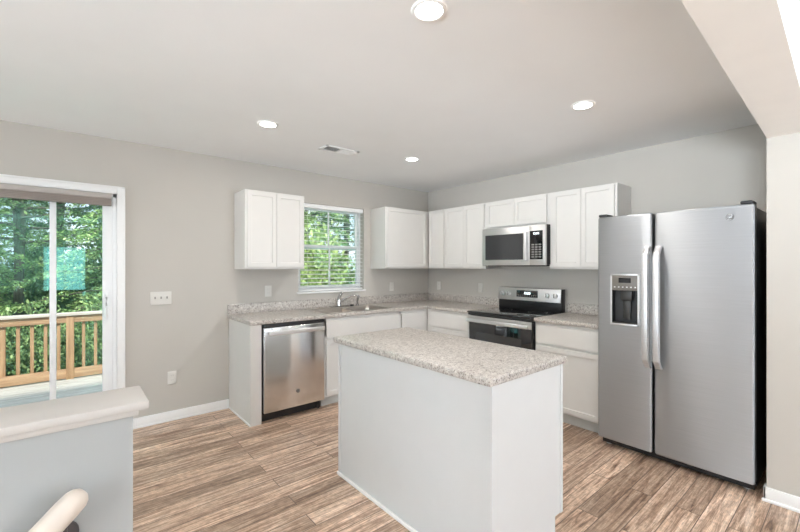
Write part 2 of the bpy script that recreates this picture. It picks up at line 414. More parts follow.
obj('glass_pane', box(B(), -4.48, -3.69, .028, .034, .13, DZ - .09), M_GLASS, p1, smooth=False)
obj('grille_bar', box(B(), -4.024, -3.984, .014, .0275, .13, DZ - .09, .003), M_VINYL, p1)
bm = tube(B(), [(-3.676, .008, .955), (-3.676, -.014, .985), (-3.676, -.024, 1.06), (-3.676, -.014, 1.135), (-3.676, .008, 1.165)], .010, 10)
box(bm, -3.690, -3.662, .001, .0115, .935, 1.185, .004); obj('pull_handle', bm, M_VINYL, p1)
p2 = obj('fixed_panel', sash(DX0 + .026, -4.475, .09, .125, .04, DZ - .03, .068, .10), M_VINYL, door)
obj('glass_pane', box(B(), DX0 + .09, -4.54, .105, .111, .13, DZ - .09), M_GLASS, p2, smooth=False)

t = thing('roller_shade', 'taupe shade raised to the top of the patio door', 'shade', (-4.5, -.02, 1.88))
obj('headrail', box(B(), DX0 + .01, -3.640, -.042, -.003, 1.940, 1.980, .003), M_SHADE2, t)
bm = B()
for k in range(5): box(bm, DX0 + .01, -3.642, -.040, -.004, 1.880 + k * .0118, 1.880 + (k + 1) * .0118, .003)
obj('folded_fabric', bm, M_SHADE, t)

# ------------------------------------------------------------------ sink window
win = obj('window_1', B(), M_VINYL); tag(win, 'white double hung window over the sink', 'window', kind='structure')
fy0, fy1 = .075, .135; f = .03
bm = box(B(), WX0, WX0 + f, fy0, fy1, WZ0, WZ1, .003); box(bm, WX1 - f, WX1, fy0, fy1, WZ0, WZ1, .003); box(bm, WX0, WX1, fy0, fy1, WZ0, WZ0 + f, .003); box(bm, WX0, WX1, fy0, fy1, WZ1 - f, WZ1, .003)
obj('window_frame', bm, M_VINYL, win)
up = obj('upper_sash', sash(WX0 + .028, WX1 - .028, .105, .13, 1.59, WZ1 - .028, .035, .045), M_VINYL, win)
lo = obj('lower_sash', sash(WX0 + .028, WX1 - .028, .078, .104, WZ0 + .028, 1.635, .035, .04), M_VINYL, win)
xm = (WX0 + WX1) / 2
obj('glass_pane', box(B(), WX0 + .06, WX1 - .06, .115, .119, 1.63, WZ1 - .06), M_GLASS, up, smooth=False)
obj('muntin', box(B(), xm - .011, xm + .011, .108, .1148, 1.63, WZ1 - .06, .002), M_VINYL, up)
obj('glass_pane', box(B(), WX0 + .06, WX1 - .06, .09, .094, WZ0 + .065, 1.60), M_GLASS, lo, smooth=False)
obj('muntin', box(B(), xm - .011, xm + .011, .082, .0898, WZ0 + .065, 1.60, .002), M_VINYL, lo)
obj('window_sill', box(B(), WX0 - .02, WX1 + .02, -.022, .074, WZ0 - .018, WZ0 + .001, .004), M_WHITE, win)
bl = thing('window_blind', 'white slatted blind lowered over the sink window with slats open', 'blind', (xm, .04, WZ0 + .01))
obj('valance', box(B(), WX0 + .006, WX1 - .006, .008, .05, WZ1 - .052, WZ1 - .002, .004), M_BLIND, bl)
bm = B(); z = WZ0 + .055
while z < WZ1 - .07:
    t = B(); box(t, WX0 + .01, WX1 - .01, -.023, .023, -.0013, .0013)
    merge(bm, t, Matrix.Translation((0, .04, z)) @ Matrix.Rotation(R(9), 4, 'X')); z += .0475
obj('slats', bm, M_BLIND, bl, smooth=False)
obj('bottom_rail', box(B(), WX0 + .01, WX1 - .01, .016, .064, WZ0 + .008, WZ0 + .024, .003), M_BLIND, bl)
for x in (WX0 + .12, WX1 - .12): obj('ladder_cord', cyl(B(), (x, .0155, WZ0 + .02), (x, .0155, WZ1 - .05), .0012, seg=6), M_BLIND, bl)

# ------------------------------------------------------------------ wall cabinets
UZ0, UZ1, UD = 1.358, 2.105, .305
def wall_cab(face, a0, a1, z0, label, doors, carc_a0=None):
    """doors: list of (a_start, a_end)"""
    am = (a0 + a1) / 2; loc = (-am, -.15, z0) if face == 'back' else (-.15, -am, z0)
    t = thing('wall_cabinet', label, 'cabinet', loc, 'white wall cabinets')
    bm = box(B(), *fmap(face, a0 if carc_a0 is None else carc_a0, a1, z0, UZ1, 0.001, UD), .0012, 1); obj('carcass', bm, M_CAB, t)
    for p, q in doors: obj('door', panel_front(face, p, q, z0 + .022, UZ1 - .012, UD + .0005, UD + .019), M_CAB, t)
    return t
wall_cab('back', 2.065, 2.663, UZ0, 'white two door wall cabinet hanging left of the sink window', [(2.080, 2.362), (2.366, 2.645)])
wall_cab('back', .307, 1.012, UZ0, 'white one door wall cabinet between the sink window and the room corner', [(.345, .995)], .002)
wall_cab('right', .3265, .6235, UZ0, 'narrow white corner wall cabinet on the range wall', [(.352, .608)], .3265)
wall_cab('right', .6245, 1.2485, UZ0, 'white two door wall cabinet directly left of the microwave', [(.640, .938), (.942, 1.232)])
wall_cab('right', 1.2495, 2.0195, 1.797, 'short white two door wall cabinet above the microwave', [(1.270, 1.628), (1.633, 1.995)])
wall_cab('right', 2.0205, 2.641, UZ0, 'white two door wall cabinet between the microwave and the fridge', [(2.055, 2.334), (2.338, 2.620)])

# ------------------------------------------------------------------ base cabinets
BD, BT = .605, .876
def base_cab(face, a0, a1, label, fronts, toe=True, end_left=None, hollow=None):
    am = (a0 + a1) / 2; loc = (-am, -.3, 0) if face == 'back' else (-.3, -am, 0)
    t = thing('base_cabinet', label, 'cabinet', loc, 'white base cabinets')
    if hollow:   # sink base: open top
        bm = box(B(), *fmap(face, a0, a1, .10, .70, .001, BD), .001, 1); box(bm, *fmap(face, a0, a1, .70, BT, BD - .02, BD), .001, 1)
        box(bm, *fmap(face, a0, a0 + .018, .70, BT, .001, BD)); box(bm, *fmap(face, a1 - .018, a1, .70, BT, .001, BD))
    else: bm = box(B(), *fmap(face, a0, a1, .10, BT, .001, BD), .001, 1)
    obj('carcass', bm, M_CAB, t)
    obj('toe_kick', box(B(), *fmap(face, a0, a1, 0.0, .10, .05, BD - .06)), M_TOE, t)
    for kind, p, q, z0, z1 in fronts:
        obj('door' if kind == 'd' else 'drawer_front', panel_front(face, p, q, z0, z1, BD + .0005, BD + .0195, kind == 'd'), M_CAB, t)
    return t
DZ0, DZ1, RZ0, RZ1 = .118, .662, .688, .848
base_cab('back', 1.03, 2.002, 'white sink base cabinet under the sink', [('w', 1.05, 1.985, RZ0, RZ1), ('d', 1.05, 1.515, DZ0, DZ1), ('d', 1.519, 1.985, DZ0, DZ1)], hollow=1)
base_cab('back', .61, 1.029, 'white base cabinet in the corner right of the sink', [('w', .66, 1.018, RZ0, RZ1), ('d', .66, 1.018, DZ0, DZ1)])
base_cab('right', .607, 1.272, 'white base cabinet on the range wall left of the range', [('w', .66, 1.258, RZ0, RZ1), ('d', .66, .957, DZ0, DZ1), ('d', .961, 1.258, DZ0, DZ1)])
base_cab('right', 2.046, 2.652, 'white drawer and door base cabinet between range and fridge', [('w', 2.062, 2.632, RZ0, RZ1), ('d', 2.062, 2.632, DZ0, DZ1)])
t = thing('end_panel', 'white end panel left of the dishwasher', 'cabinet panel', (-2.66, -.3, 0))
obj('side_panel', box(B(), -2.714, -2.700, -BD, -.001, 0, BT, .001, 1), M_CAB, t)
obj('filler_strip', box(B(), -2.7, -2.618, -BD, -BD + .02, 0, BT, .001, 1), M_CAB, t)
obj('shoe_molding', box(B(), -2.722, -2.714, -BD - .0, -.023, 0, .018, .003), M_WHITE, t)

# ------------------------------------------------------------------ countertops
CZ0, CZ1, CD = .876, .914, .632
def slab(boxes, bev=.007):
    bm = B()
    for b in boxes: box(bm, *b, bev)
    return bm
SX0, SX1, SY0, SY1 = -1.955, -1.115, -.585, -.065      # sink cut-out
ct = thing('countertop', 'speckled L shaped countertop running from the dishwasher past the sink to the range', 'countertop', (-1.4, -.3, CZ0))
bm = B()
# worktop outline with sink hole, extruded
def worktop(outline, hole=None):
    t = B(); vs = [t.verts.new((x, y, CZ0)) for x, y in outline]; es = [t.edges.new((vs[i], vs[(i + 1) % len(vs)])) for i in range(len(vs))]
    if hole:
        hv = [t.verts.new((x, y, CZ0)) for x, y in hole]; es += [t.edges.new((hv[i], hv[(i + 1) % len(hv)])) for i in range(len(hv))]
    r = bmesh.ops.triangle_fill(t, edges=es, use_beauty=True); fs = [g for g in r['geom'] if isinstance(g, bmesh.types.BMFace)]
    bmesh.ops.dissolve_limit(t, angle_limit=.01, verts=t.verts[:], edges=t.edges[:]) if not hole else None
    e = bmesh.ops.extrude_face_region(t, geom=t.faces[:]); bmesh.ops.translate(t, vec=(0, 0, CZ1 - CZ0), verts=[g for g in e['geom'] if isinstance(g, bmesh.types.BMVert)])
    bmesh.ops.recalc_face_normals(t, faces=t.faces[:])
    ed = [x for x in t.edges if len(x.link_faces) == 2 and x.calc_face_angle(0) > 1 and abs(x.verts[0].co.z - x.verts[1].co.z) < 1e-5]
    bmesh.ops.bevel(t, geom=ed, offset=.007, segments=3, affect='EDGES', profile=.5); return t
h = .012
wt = worktop([(-2.728, -.001), (-.001, -.001), (-.001, -1.272), (-CD, -1.272), (-CD, -CD), (-2.728, -CD)], [(SX0 + h, SY0 + h), (SX1 - h, SY0 + h), (SX1 - h, SY1 - h), (SX0 + h, SY1 - h)])
obj('worktop', wt, M_GRAN, ct)
bm = box(B(), -2.728, -.001, -.02, -.001, CZ1 - .001, 1.012, .004); box(bm, -.02, -.001, -1.272, -.0205, CZ1 - .001, 1.012, .004)
obj('backsplash', bm, M_GRAN, ct)
c2 = thing('countertop', 'short speckled countertop between the range and the fridge', 'countertop', (-.3, -2.35, CZ0))
obj('worktop', worktop([(-.001, -2.046), (-CD, -2.046), (-CD, -2.655), (-.001, -2.655)]), M_GRAN, c2)
obj('backsplash', box(B(), -.02, -.001, -2.655, -2.046, CZ1 - .001, 1.012, .004), M_GRAN, c2)

# ------------------------------------------------------------------ sink, faucet, sprayer
s = thing('kitchen_sink', 'stainless drop-in sink set in the countertop under the window', 'sink', ((SX0 + SX1) / 2, -.32, .74))
bm = B(); e = .03
def ring(z, x0, x1, y0, y1, r=.05, n=5):
    pts = []
    for cx_, cy_, a in ((x1 - r, y1 - r, 0), (x0 + r, y1 - r, 90), (x0 + r, y0 + r, 180), (x1 - r, y0 + r, 270)):
        for k in range(n + 1): w = R(a + 90 * k / n); pts.append(bm.verts.new((cx_ + r * math.cos(w), cy_ + r * math.sin(w), z)))
    return pts
def loft(rs):
    for a, b in zip(rs, rs[1:]):
        for k in range(len(a)): bm.faces.new((a[k], a[(k + 1) % len(a)], b[(k + 1) % len(b)], b[k]))
r0 = ring(CZ1 + .001, SX0 - .002, SX1 + .002, SY0 - .002, SY1 + .002, .03); r1 = ring(CZ1 + .0065, SX0 + .004, SX1 - .004, SY0 + .004, SY1 - .004, .03)
r2 = ring(CZ1 + .0055, SX0 + .028, SX1 - .028, SY0 + .028, SY1 - .085, .05); r3 = ring(CZ1 - .006, SX0 + .034, SX1 - .034, SY0 + .034, SY1 - .091, .05)
r4 = ring(.745, SX0 + .045, SX1 - .045, SY0 + .045, SY1 - .10, .05); r5 = ring(.735, SX0 + .07, SX1 - .07, SY0 + .07, SY1 - .125, .04)
loft([r0, r1, r2, r3, r4, r5]); bm.faces.new(r5); obj('basin', bm, M_SINK, s)
obj('divider', box(B(), -1.53, -1.50, SY0 + .038, SY1 - .095, .736, CZ1 - .012, .008), M_SINK, s)
for x in (-1.74, -1.30): obj('drain_strainer', cyl(B(), (x, -.34, .7355), (x, -.34, .741), .042, bev=.002), M_CHROME, s)
f0 = thing('kitchen_faucet', 'chrome single lever faucet behind the sink', 'faucet', (-1.535, -.11, CZ1 + .006))
fx, fy, fz = -1.535, -.11, CZ1 + .006
obj('deck_plate', box(B(), fx - .12, fx + .12, fy - .028, fy + .028, fz, fz + .012, .005), M_CHROME, f0)
bm = cyl(B(), (fx, fy, fz + .012), (fx, fy, fz + .085), .027, .022, 24, bev=.004); obj('faucet_body', bm, M_CHROME, f0)
P = [(fx + .005, fy - .008, fz + .055), (fx + .05, fy - .05, fz + .095), (fx + .10, fy - .095, fz + .125), (fx + .145, fy - .135, fz + .133), (fx + .165, fy - .155, fz + .125), (fx + .17, fy - .16, fz + .105)]
obj('spout', tube(B(), P, [.013, .0125, .012, .012, .0125, .0125], 14), M_CHROME, f0)
obj('lever', tube(B(), [(fx, fy, fz + .08), (fx + .008, fy + .006, fz + .11), (fx + .05, fy + .015, fz + .165)], [.024, .019, .011], 12), M_CHROME, f0)
sp = thing('side_sprayer', 'chrome side sprayer standing right of the faucet', 'sprayer', (-1.28, -.11, fz))
obj('sprayer_base', cyl(B(), (-1.28, -.11, fz), (-1.28, -.11, fz + .018), .022, .018, bev=.003), M_CHROME, sp)
obj('spray_head', tube(B(), [(-1.28, -.11, fz + .016), (-1.28, -.11, fz + .05), (-1.278, -.113, fz + .09), (-1.27, -.122, fz + .115)], [.011, .012, .015, .017], 12), M_CHROME, sp)
o = obj('sink_stopper', cyl(B(), (-1.36, -.11, fz), (-1.36, -.11, fz + .016), .026, .020, bev=.003), M_BPLAS, origin=(-1.36, -.11, fz)); tag(o, 'small black round stopper lying on the sink rim behind the basin', 'stopper')
o = obj('sink_glint', box(B(), -1.485, -1.450, SY0 + .002, SY0 + .020, CZ1 + .0063, CZ1 + .022, .001), M_GLINT, origin=(-1.467, SY0 + .01, CZ1 + .006)); tag(o, 'small white block standing in for a reflection on the front rim of the sink', 'glint')  # solid white block in place of a bright reflection in the sink

# ------------------------------------------------------------------ dishwasher
def badge(face, p, r, parent, mat_disc, mat_ink):
    n = Vector((0, -1, 0)) if face == 'back' else Vector((-1, 0, 0)); p = Vector(p)
    b = obj('logo_badge', cyl(B(), p, p + n * .003, r, seg=28, bev=.0008), mat_disc, parent)
    bm = text_bm('GE', r * 1.05, facing(face, p + n * .0034))
    t = B(); bmesh.ops.create_circle(t, cap_ends=False, segments=28, radius=r * .9)
    g = bmesh.ops.extrude_edge_only(t, edges=t.edges[:]); vv = [x for x in g['geom'] if isinstance(x, bmesh.types.BMVert)]
    bmesh.ops.scale(t, vec=(.88, .88, 1), verts=vv); merge(bm, t, facing(face, p + n * .0034))
    obj('logo_mark', bm, mat_ink, b)
X0, X1 = -2.612, -2.008
t = thing('dishwasher', 'stainless dishwasher under the countertop left of the sink', 'dishwasher', ((X0 + X1) / 2, -.3, 0))
obj('tub_body', box(B(), X0 + .004, X1 - .004, -.598, -.03, .085, .868, .004), M_BLACK, t)
bm = box(B(), X0 + .01, X1 - .01, -.55, -.1, .0, .088); box(bm, X1 - .05, X1 - .03, -.575, -.555, 0, .088); obj('toe_panel', bm, M_BPLAS, t)
d = obj('door', box(B(), X0 + .005, X1 - .005, -.636, -.599, .092, .842, .007, 3), M_STEEL3, t)
obj('control_strip', box(B(), X0 + .004, X1 - .004, -.628, -.5985, .8425, .872, .004), M_BPLAS, t)
bm = box(B(), X0 + .035, X1 - .02, -.678, -.662, .775, .812, .006, 3); box(bm, X0 + .045, X0 + .07, -.664, -.635, .782, .805, .003); box(bm, X1 - .055, X1 - .03, -.664, -.635, .782, .805, .003)
obj('bar_handle', bm, M_HANDLE, d)
badge('back', ((X0 + X1) / 2 + .02, -.636, .235), .019, d, M_GPLAS, M_HANDLE)
obj('brand_text', text_bm('GE', .016, facing('back', Vector((X0 + .075, -.6365, .828)))), M_GPLAS, d)

# ------------------------------------------------------------------ range
Y0, Y1 = -2.040, -1.278; FX = -.64
t = thing('electric_range', 'stainless and black electric range on the right wall', 'range', (-.33, (Y0 + Y1) / 2, 0))
obj('body', box(B(), FX + .025, -.03, Y0 + .003, Y1 - .003, .03, .895, .004), M_BLACK, t)
bm = box(B(), FX - .028, -.11, Y0, Y1, .895, .915, .006, 3); obj('cooktop', bm, M_BGLASS, t)
for x, y, r in ((-.50, -1.47, .095), (-.50, -1.86, .075), (-.25, -1.47, .075), (-.25, -1.86, .095)):
    bb = B(); u = bmesh.ops.create_circle(bb, segments=40, radius=r); g = bmesh.ops.extrude_edge_only(bb, edges=bb.edges[:])
    bmesh.ops.scale(bb, vec=(.96, .96, 1), verts=[q for q in g['geom'] if isinstance(q, bmesh.types.BMVert)]); bmesh.ops.translate(bb, vec=(x, y, .9156), verts=bb.verts[:])
    obj('burner_ring', bb, M_GPLAS, t)
obj('front_strip', box(B(), FX - .012, FX + .026, Y0 + .003, Y1 - .003, .872, .8955, .003), M_BPLAS, t)
d = obj('oven_door', box(B(), FX - .014, FX + .024, Y0 + .004, Y1 - .004, .245, .868, .006, 3), M_BGLASS, t)
obj('door_trim', box(B(), FX - .0165, FX - .0135, Y0 + .004, Y1 - .004, .800, .868, .001, 1), M_STEEL2, d)
bm = box(B(), FX - .0165, FX - .0135, Y1 - .022, Y1 - .004, .245, .800, .001, 1); obj('edge_trim', bm, M_STEEL2, d)
obj('oven_window', box(B(), FX - .0155, FX - .0135, Y0 + .11, Y1 - .11, .36, .70, .0005, 1), M_MGLASS, d)
bm = box(B(), FX - .068, FX - .050, Y0 + .02, Y1 - .02, .806, .842, .007, 3); box(bm, FX - .052, FX - .014, Y0 + .04, Y0 + .07, .813, .835, .003); box(bm, FX - .052, FX - .014, Y1 - .07, Y1 - .04, .813, .835, .003)
obj('bar_handle', bm, M_HANDLE, d)
obj('drawer', box(B(), FX - .012, FX + .024, Y0 + .004, Y1 - .004, .06, .236, .006), M_STEEL2, t)
for y in (Y0 + .06, Y1 - .06):
    for x in (-.57, -.1): obj('foot', cyl(B(), (x, y, 0), (x, y, .032), .018), M_BPLAS, t)
bk = obj('backguard', box(B(), -.105, -.025, Y0 + .002, Y1 - .002, .912, 1.150, .006), M_BLACK, t)
bm = B(); u = box(B(), -.012, 0, Y0 + .003, Y1 - .003, 0, .137, .003); merge(bm, u, Matrix.Translation((-.1175, 0, 1.012)) @ Matrix.Rotation(R(6), 4, 'Y'))
obj('control_panel', bm, M_STEEL2, bk)
obj('display_glass', box(B(), -.1265, -.106, -1.785, -1.528, 1.050, 1.125, .002), M_BGLASS, bk)
bm = text_bm('12:00', .036, facing('right', Vector((-.1271, -1.66, 1.093)))); obj('clock_digits', bm, M_DIGIT, bk)
bm = B()
for i in range(9):
    for j in range(2): box(bm, -.1271, -.1263, -1.55 - i * .026, -1.555 - i * .026 - .009, 1.058 + j * .012, 1.063 + j * .012)
obj('touch_keys', bm, M_KEY, bk)
for y in (-1.340, -1.428, -1.895, -1.982):
    k = obj('control_knob', cyl(B(), (-.118, y, 1.080), (-.148, y, 1.083), .026, .022, 24, bev=.003), M_HANDLE, bk)
    obj('knob_grip', box(B(), -.158, -.147, y - .005, y + .005, 1.064, 1.106, .003), M_CHROME, k)

# ------------------------------------------------------------------ microwave
Y0, Y1, Z0, Z1, MX = -2.030, -1.272, 1.392, 1.796, -.372
t = thing('microwave_oven', 'stainless over-the-range microwave below the short cabinet', 'microwave', (-.19, (Y0 + Y1) / 2, Z0))
obj('case', box(B(), MX + .001, -.002, Y0 + .002, Y1 - .002, Z0 + .012, Z1, .003), M_BLACK, t)
d = obj('door', box(B(), MX - .03, MX, Y0 + .172, Y1, Z0 + .002, Z1 - .003, .006, 3), M_STEEL2, t)
obj('door_window', box(B(), MX - .0325, MX - .0295, -1.788, -1.318, Z0 + .062, Z1 - .075, .001, 1), M_MGLASS, d)
bm = box(B(), MX - .052, MX - .038, -1.836, -1.802, Z0 + .050, Z1 - .065, .006, 3); box(bm, MX - .04, MX - .03, -1.831, -1.807, Z0 + .07, Z0 + .10); box(bm, MX - .04, MX - .03, -1.831, -1.807, Z1 - .115, Z1 - .085); obj('bar_handle', bm, M_HANDLE, d)
cp = obj('control_panel', box(B(), MX - .03, MX, Y0, Y0 + .170, Z0 + .002, Z1 - .003, .006, 3), M_STEEL2, t)
obj('keypad_glass', box(B(), MX - .0325, MX - .0295, Y0 + .028, Y0 + .166, Z0 + .062, Z1 - .060, .001, 1), M_BGLASS, cp)
bm = B()
for i in range(3):
    for j in range(6): box(bm, MX - .0332, MX - .0324, Y0 + .043 + i * .038, Y0 + .071 + i * .038, Z0 + .080 + j * .024, Z0 + .094 + j * .024)
obj('keys', bm, M_KEY, cp)
obj('clock_digits', text_bm('12:00', .030, facing('right', Vector((MX - .0332, Y0 + .098, Z1 - .088)))), M_DIGIT, cp)
obj('vent_grille', box(B(), MX - .01, -.06, Y0 + .06, Y1 - .06, Z0 - .006, Z0 + .0125, .003), M_BPLAS, t)

# ------------------------------------------------------------------ refrigerator
Y0, Y1, RX = -3.585, -2.668, -.755
t = thing('refrigerator', 'tall stainless side by side refrigerator at the right', 'refrigerator', (-.4, (Y0 + Y1) / 2, 0))
obj('cabinet_body', box(B(), -.672, -.04, Y0 + .004, Y1 - .004, .03, 1.748, .006), M_BLACK, t)
obj('base_grille', box(B(), -.690, -.673, Y0 + .012, Y1 - .012, .012, .075, .003), M_BPLAS, t)
for y in (Y0 + .05, Y1 - .05): obj('foot', cyl(B(), (-.655, y, 0), (-.655, y, .032), .022), M_HANDLE, t)
for y in (Y0 + .05, Y1 - .05): obj('rear_wheel', cyl(B(), (-.1, y - .015, .017), (-.1, y + .015, .017), .017), M_BPLAS, t)
G0, G1 = -3.042, -3.054
def fdoor(y0, y1): return box(B(), RX, -.676, y0, y1, .062, 1.765, .018, 5)
# freezer door with a dispenser opening: four blocks of one rounded slab
DY0, DY1, DZ0_, DZ1_ = -2.962, -2.764, .945, 1.328
fd = fdoor(G0, Y1)
cut = []
for a, b_, c, dd in ((DY0, DY1, DZ0_, DZ1_),):
    for no, co in (((0, 1, 0), (0, a, 0)), ((0, 1, 0), (0, b_, 0)), ((0, 0, 1), (0, 0, c)), ((0, 0, 1), (0, 0, dd))):
        bmesh.ops.bisect_plane(fd, geom=fd.verts[:] + fd.edges[:] + fd.faces[:], plane_co=co, plane_no=no)
kill = [q for q in fd.faces if DY0 < q.calc_center_median().y < DY1 and DZ0_ < q.calc_center_median().z < DZ1_ and q.calc_center_median().x < RX + .003]
bmesh.ops.delete(fd, geom=kill, context='FACES')
fz_ = obj('freezer_door', fd, M_STEEL, t)
rf = obj('fridge_door', fdoor(Y0, G1), M_STEEL, t)
# dispenser
bm = box(B(), RX - .004, RX + .003, DY0, DY0 + .012, DZ0_, DZ1_); box(bm, RX - .004, RX + .003, DY1 - .012, DY1, DZ0_, DZ1_); box(bm, RX - .004, RX + .003, DY0, DY1, DZ0_, DZ0_ + .014, .001); box(bm, RX - .004, RX + .003, DY0, DY1, DZ1_ - .012, DZ1_, .001)
dp = obj('dispenser_frame', bm, M_HANDLE, fz_)
bm = box(B(), RX + .062, RX + .066, DY0, DY1, DZ0_, 1.22); box(bm, RX + .002, RX + .064, DY0, DY0 + .008, DZ0_, 1.22); box(bm, RX + .002, RX + .064, DY1 - .008, DY1, DZ0_, 1.22); box(bm, RX + .002, RX + .064, DY0, DY1, DZ0_ + .004, DZ0_ + .012)
obj('dispenser_recess', bm, M_BPLAS, fz_)
obj('dispenser_controls', box(B(), RX - .003, RX + .06, DY0 + .010, DY1 - .010, 1.205, DZ1_ - .010, .002), M_SLATE, fz_)
obj('dispenser_screen', box(B(), RX - .0045, RX - .002, -2.905, -2.822, 1.262, 1.300, .0005, 1), M_BGLASS, fz_)
bm = B()
for i in range(6): box(bm, RX - .0042, RX - .0028, -2.790 - i * .028, -2.800 - i * .028, 1.226, 1.235)
obj('dispenser_buttons', bm, M_HANDLE, fz_)
bm = box(B(), RX + .020, RX + .060, -2.905, -2.825, 1.13, 1.206, .006); obj('ice_chute', bm, M_DGREY, fz_)
bm = box(B(), RX + .038, RX + .046, -2.89, -2.838, .99, 1.135, .004); obj('paddle', bm, M_DGREY, fz_)
obj('drip_tray', box(B(), RX + .0, RX + .06, DY0 + .012, DY1 - .012, DZ0_ + .012, DZ0_ + .022, .002), M_DGREY, fz_)
def fhandle(y0, y1, parent):
    n = 14; bm = B(); secs = []
    for i in range(n + 1):
        s_ = i / n; z = .668 + (1.528 - .668) * s_; out = .062 * (1 - abs(2 * s_ - 1) ** 18) - .002
        secs.append([bm.verts.new((RX - out - dx, yy, z)) for dx, yy in ((0, y0), (.018, y0 + .006), (.020, (y0 + y1) / 2), (.018, y1 - .006), (0, y1))])
    for a, b_ in zip(secs, secs[1:]):
        for k in range(5): bm.faces.new((a[k], a[(k + 1) % 5], b_[(k + 1) % 5], b_[k]))
    bm.faces.new(secs[0]); bm.faces.new(secs[-1])
    obj('bar_handle', bm, M_HANDLE, parent)
fhandle(-3.040, -2.994, fz_); fhandle(-3.108, -3.062, rf)
badge('right', (RX, -3.468, 1.691), .020, rf, M_GPLAS, M_HANDLE)
for y in (Y1 - .035, Y0 + .04): obj('hinge_cover', box(B(), -.748, -.62, y - .03, y + .03, 1.7655, 1.785, .006), M_BPLAS, t)

# ------------------------------------------------------------------ island
IX0, IX1, IY0, IY1 = -2.525, -1.929, -2.990, -1.754
t = thing('kitchen_island', 'white island cabinet with plain back panel in the middle of the floor', 'island', ((IX0 + IX1) / 2, (IY0 + IY1) / 2, 0))
def prof(y0, y1):   # side section with toe notch on the range side
    bm = B(); pts = [(IX0, 0), (IX1 - .07, 0), (IX1 - .07, .105), (IX1, .105), (IX1, .876), (IX0, .876)]
    a = [bm.verts.new((x, y0, z)) for x, z in pts]; b_ = [bm.verts.new((x, y1, z)) for x, z in pts]
    bm.faces.new(a); bm.faces.new(b_[::-1])
    for i in range(6): bm.faces.new((a[i], a[(i + 1) % 6], b_[(i + 1) % 6], b_[i]))
    return bm
obj('carcass', prof(IY0 + .006, IY1 - .006), M_ISL, t, smooth=False)
obj('side_panel', prof(IY0, IY0 + .0055), M_ISL, t, smooth=False); obj('side_panel', prof(IY1 - .0055, IY1), M_ISL, t, smooth=False)
bm = box(B(), IX0 - .006, IX0 + .016, IY0 - .005, IY0 + .016, .0, .876, .001, 1); obj('corner_trim', bm, M_ISL, t)
bm = box(B(), IX0 - .006, IX0 + .016, IY1 - .016, IY1 + .005, .0, .876, .001, 1); obj('corner_trim', bm, M_ISL, t)
obj('corner_trim', box(B(), IX1 - .022, IX1 + .001, IY0 - .005, IY0 + .01, .105, .876, .001, 1), M_ISL, t)
bm = box(B(), IX0 - .016, IX0 - .0005, IY0 - .012, IY1 + .010, 0, .020, .005); obj('shoe_molding', bm, M_WHITE, t)
for k in range(2):
    a, b_ = IY0 + .02 + k * .60, IY0 + .615 + k * .60
    for kind, z0, z1 in (('drawer_front', RZ0, RZ1), ('door', DZ0, DZ1)):
        u = box(B(), IX1 + .001, IX1 + .020, a, b_ - .006, z0, z1)
        if kind == 'door':
            bmesh.ops.recalc_face_normals(u, faces=u.faces[:]); fc = [x for x in u.faces if x.normal.x > .9]
            bmesh.ops.inset_region(u, faces=fc, thickness=.055, depth=0); bmesh.ops.inset_region(u, faces=fc, thickness=.005, depth=-.008)
        obj(kind, u, M_CAB, t)
bm = box(B(), IX0 - .030, IX1 + .030, IY0 - .014, IY1 + .032, .8765, CZ1, .008, 3)
o = obj('island_countertop', bm, M_GRAN, origin=((IX0 + IX1) / 2, (IY0 + IY1) / 2, .8765)); tag(o, 'speckled rectangular countertop resting on the kitchen island', 'countertop')

# ------------------------------------------------------------------ switches and outlets
def outlet(name, face, a, z, label, gang=1, toggles=False):
    w = .070 + .046 * (gang - 1); loc = (-a, -.003, z) if face == 'back' else (-.003, -a, z)
    t = thing(name, label, 'light switch' if toggles else 'outlet', loc, None if toggles else 'white wall outlets')
    obj('plate', box(B(), *fmap(face, a - w / 2, a + w / 2, z - .057, z + .057, .0005, .007), .002), M_PLATE, t)
    for g in range(gang):
        ac = a + (g - (gang - 1) / 2) * .046
        if toggles:
            k = obj('toggle', box(B(), *fmap(face, ac - .005, ac + .005, z - .006, z + .014, .006, .017), .0015), M_SLOT, t)
        else:
            for dz in (-.020, .020):
                k = obj('socket', box(B(), *fmap(face, ac - .017, ac + .017, z + dz - .013, z + dz + .013, .0065, .0085), .0008, 1), M_PLATE, t)
                bm = box(B(), *fmap(face, ac - .008, ac - .006, z + dz - .004, z + dz + .006, .0083, .0088)); box(bm, *fmap(face, ac + .006, ac + .008, z + dz - .004, z + dz + .006, .0083, .0088))
                obj('slots', bm, M_SLOT, k, smooth=False)
outlet('light_switch', 'back', 3.288, 1.104, 'white three gang switch plate between patio door and cabinets', 3, True)
outlet('wall_outlet', 'back', 3.203, .385, 'white outlet low on the wall below the switch plate')
outlet('wall_outlet', 'back', 2.323, 1.127, 'white outlet below the wall cabinet left of the window')
outlet('wall_outlet', 'back', .672, 1.12, 'white outlet on the window wall near the room corner')
outlet('wall_outlet', 'right', .215, 1.12, 'white outlet on the range wall nearest the room corner')
outlet('wall_outlet', 'right', .93, 1.12, 'white outlet just left of the range')

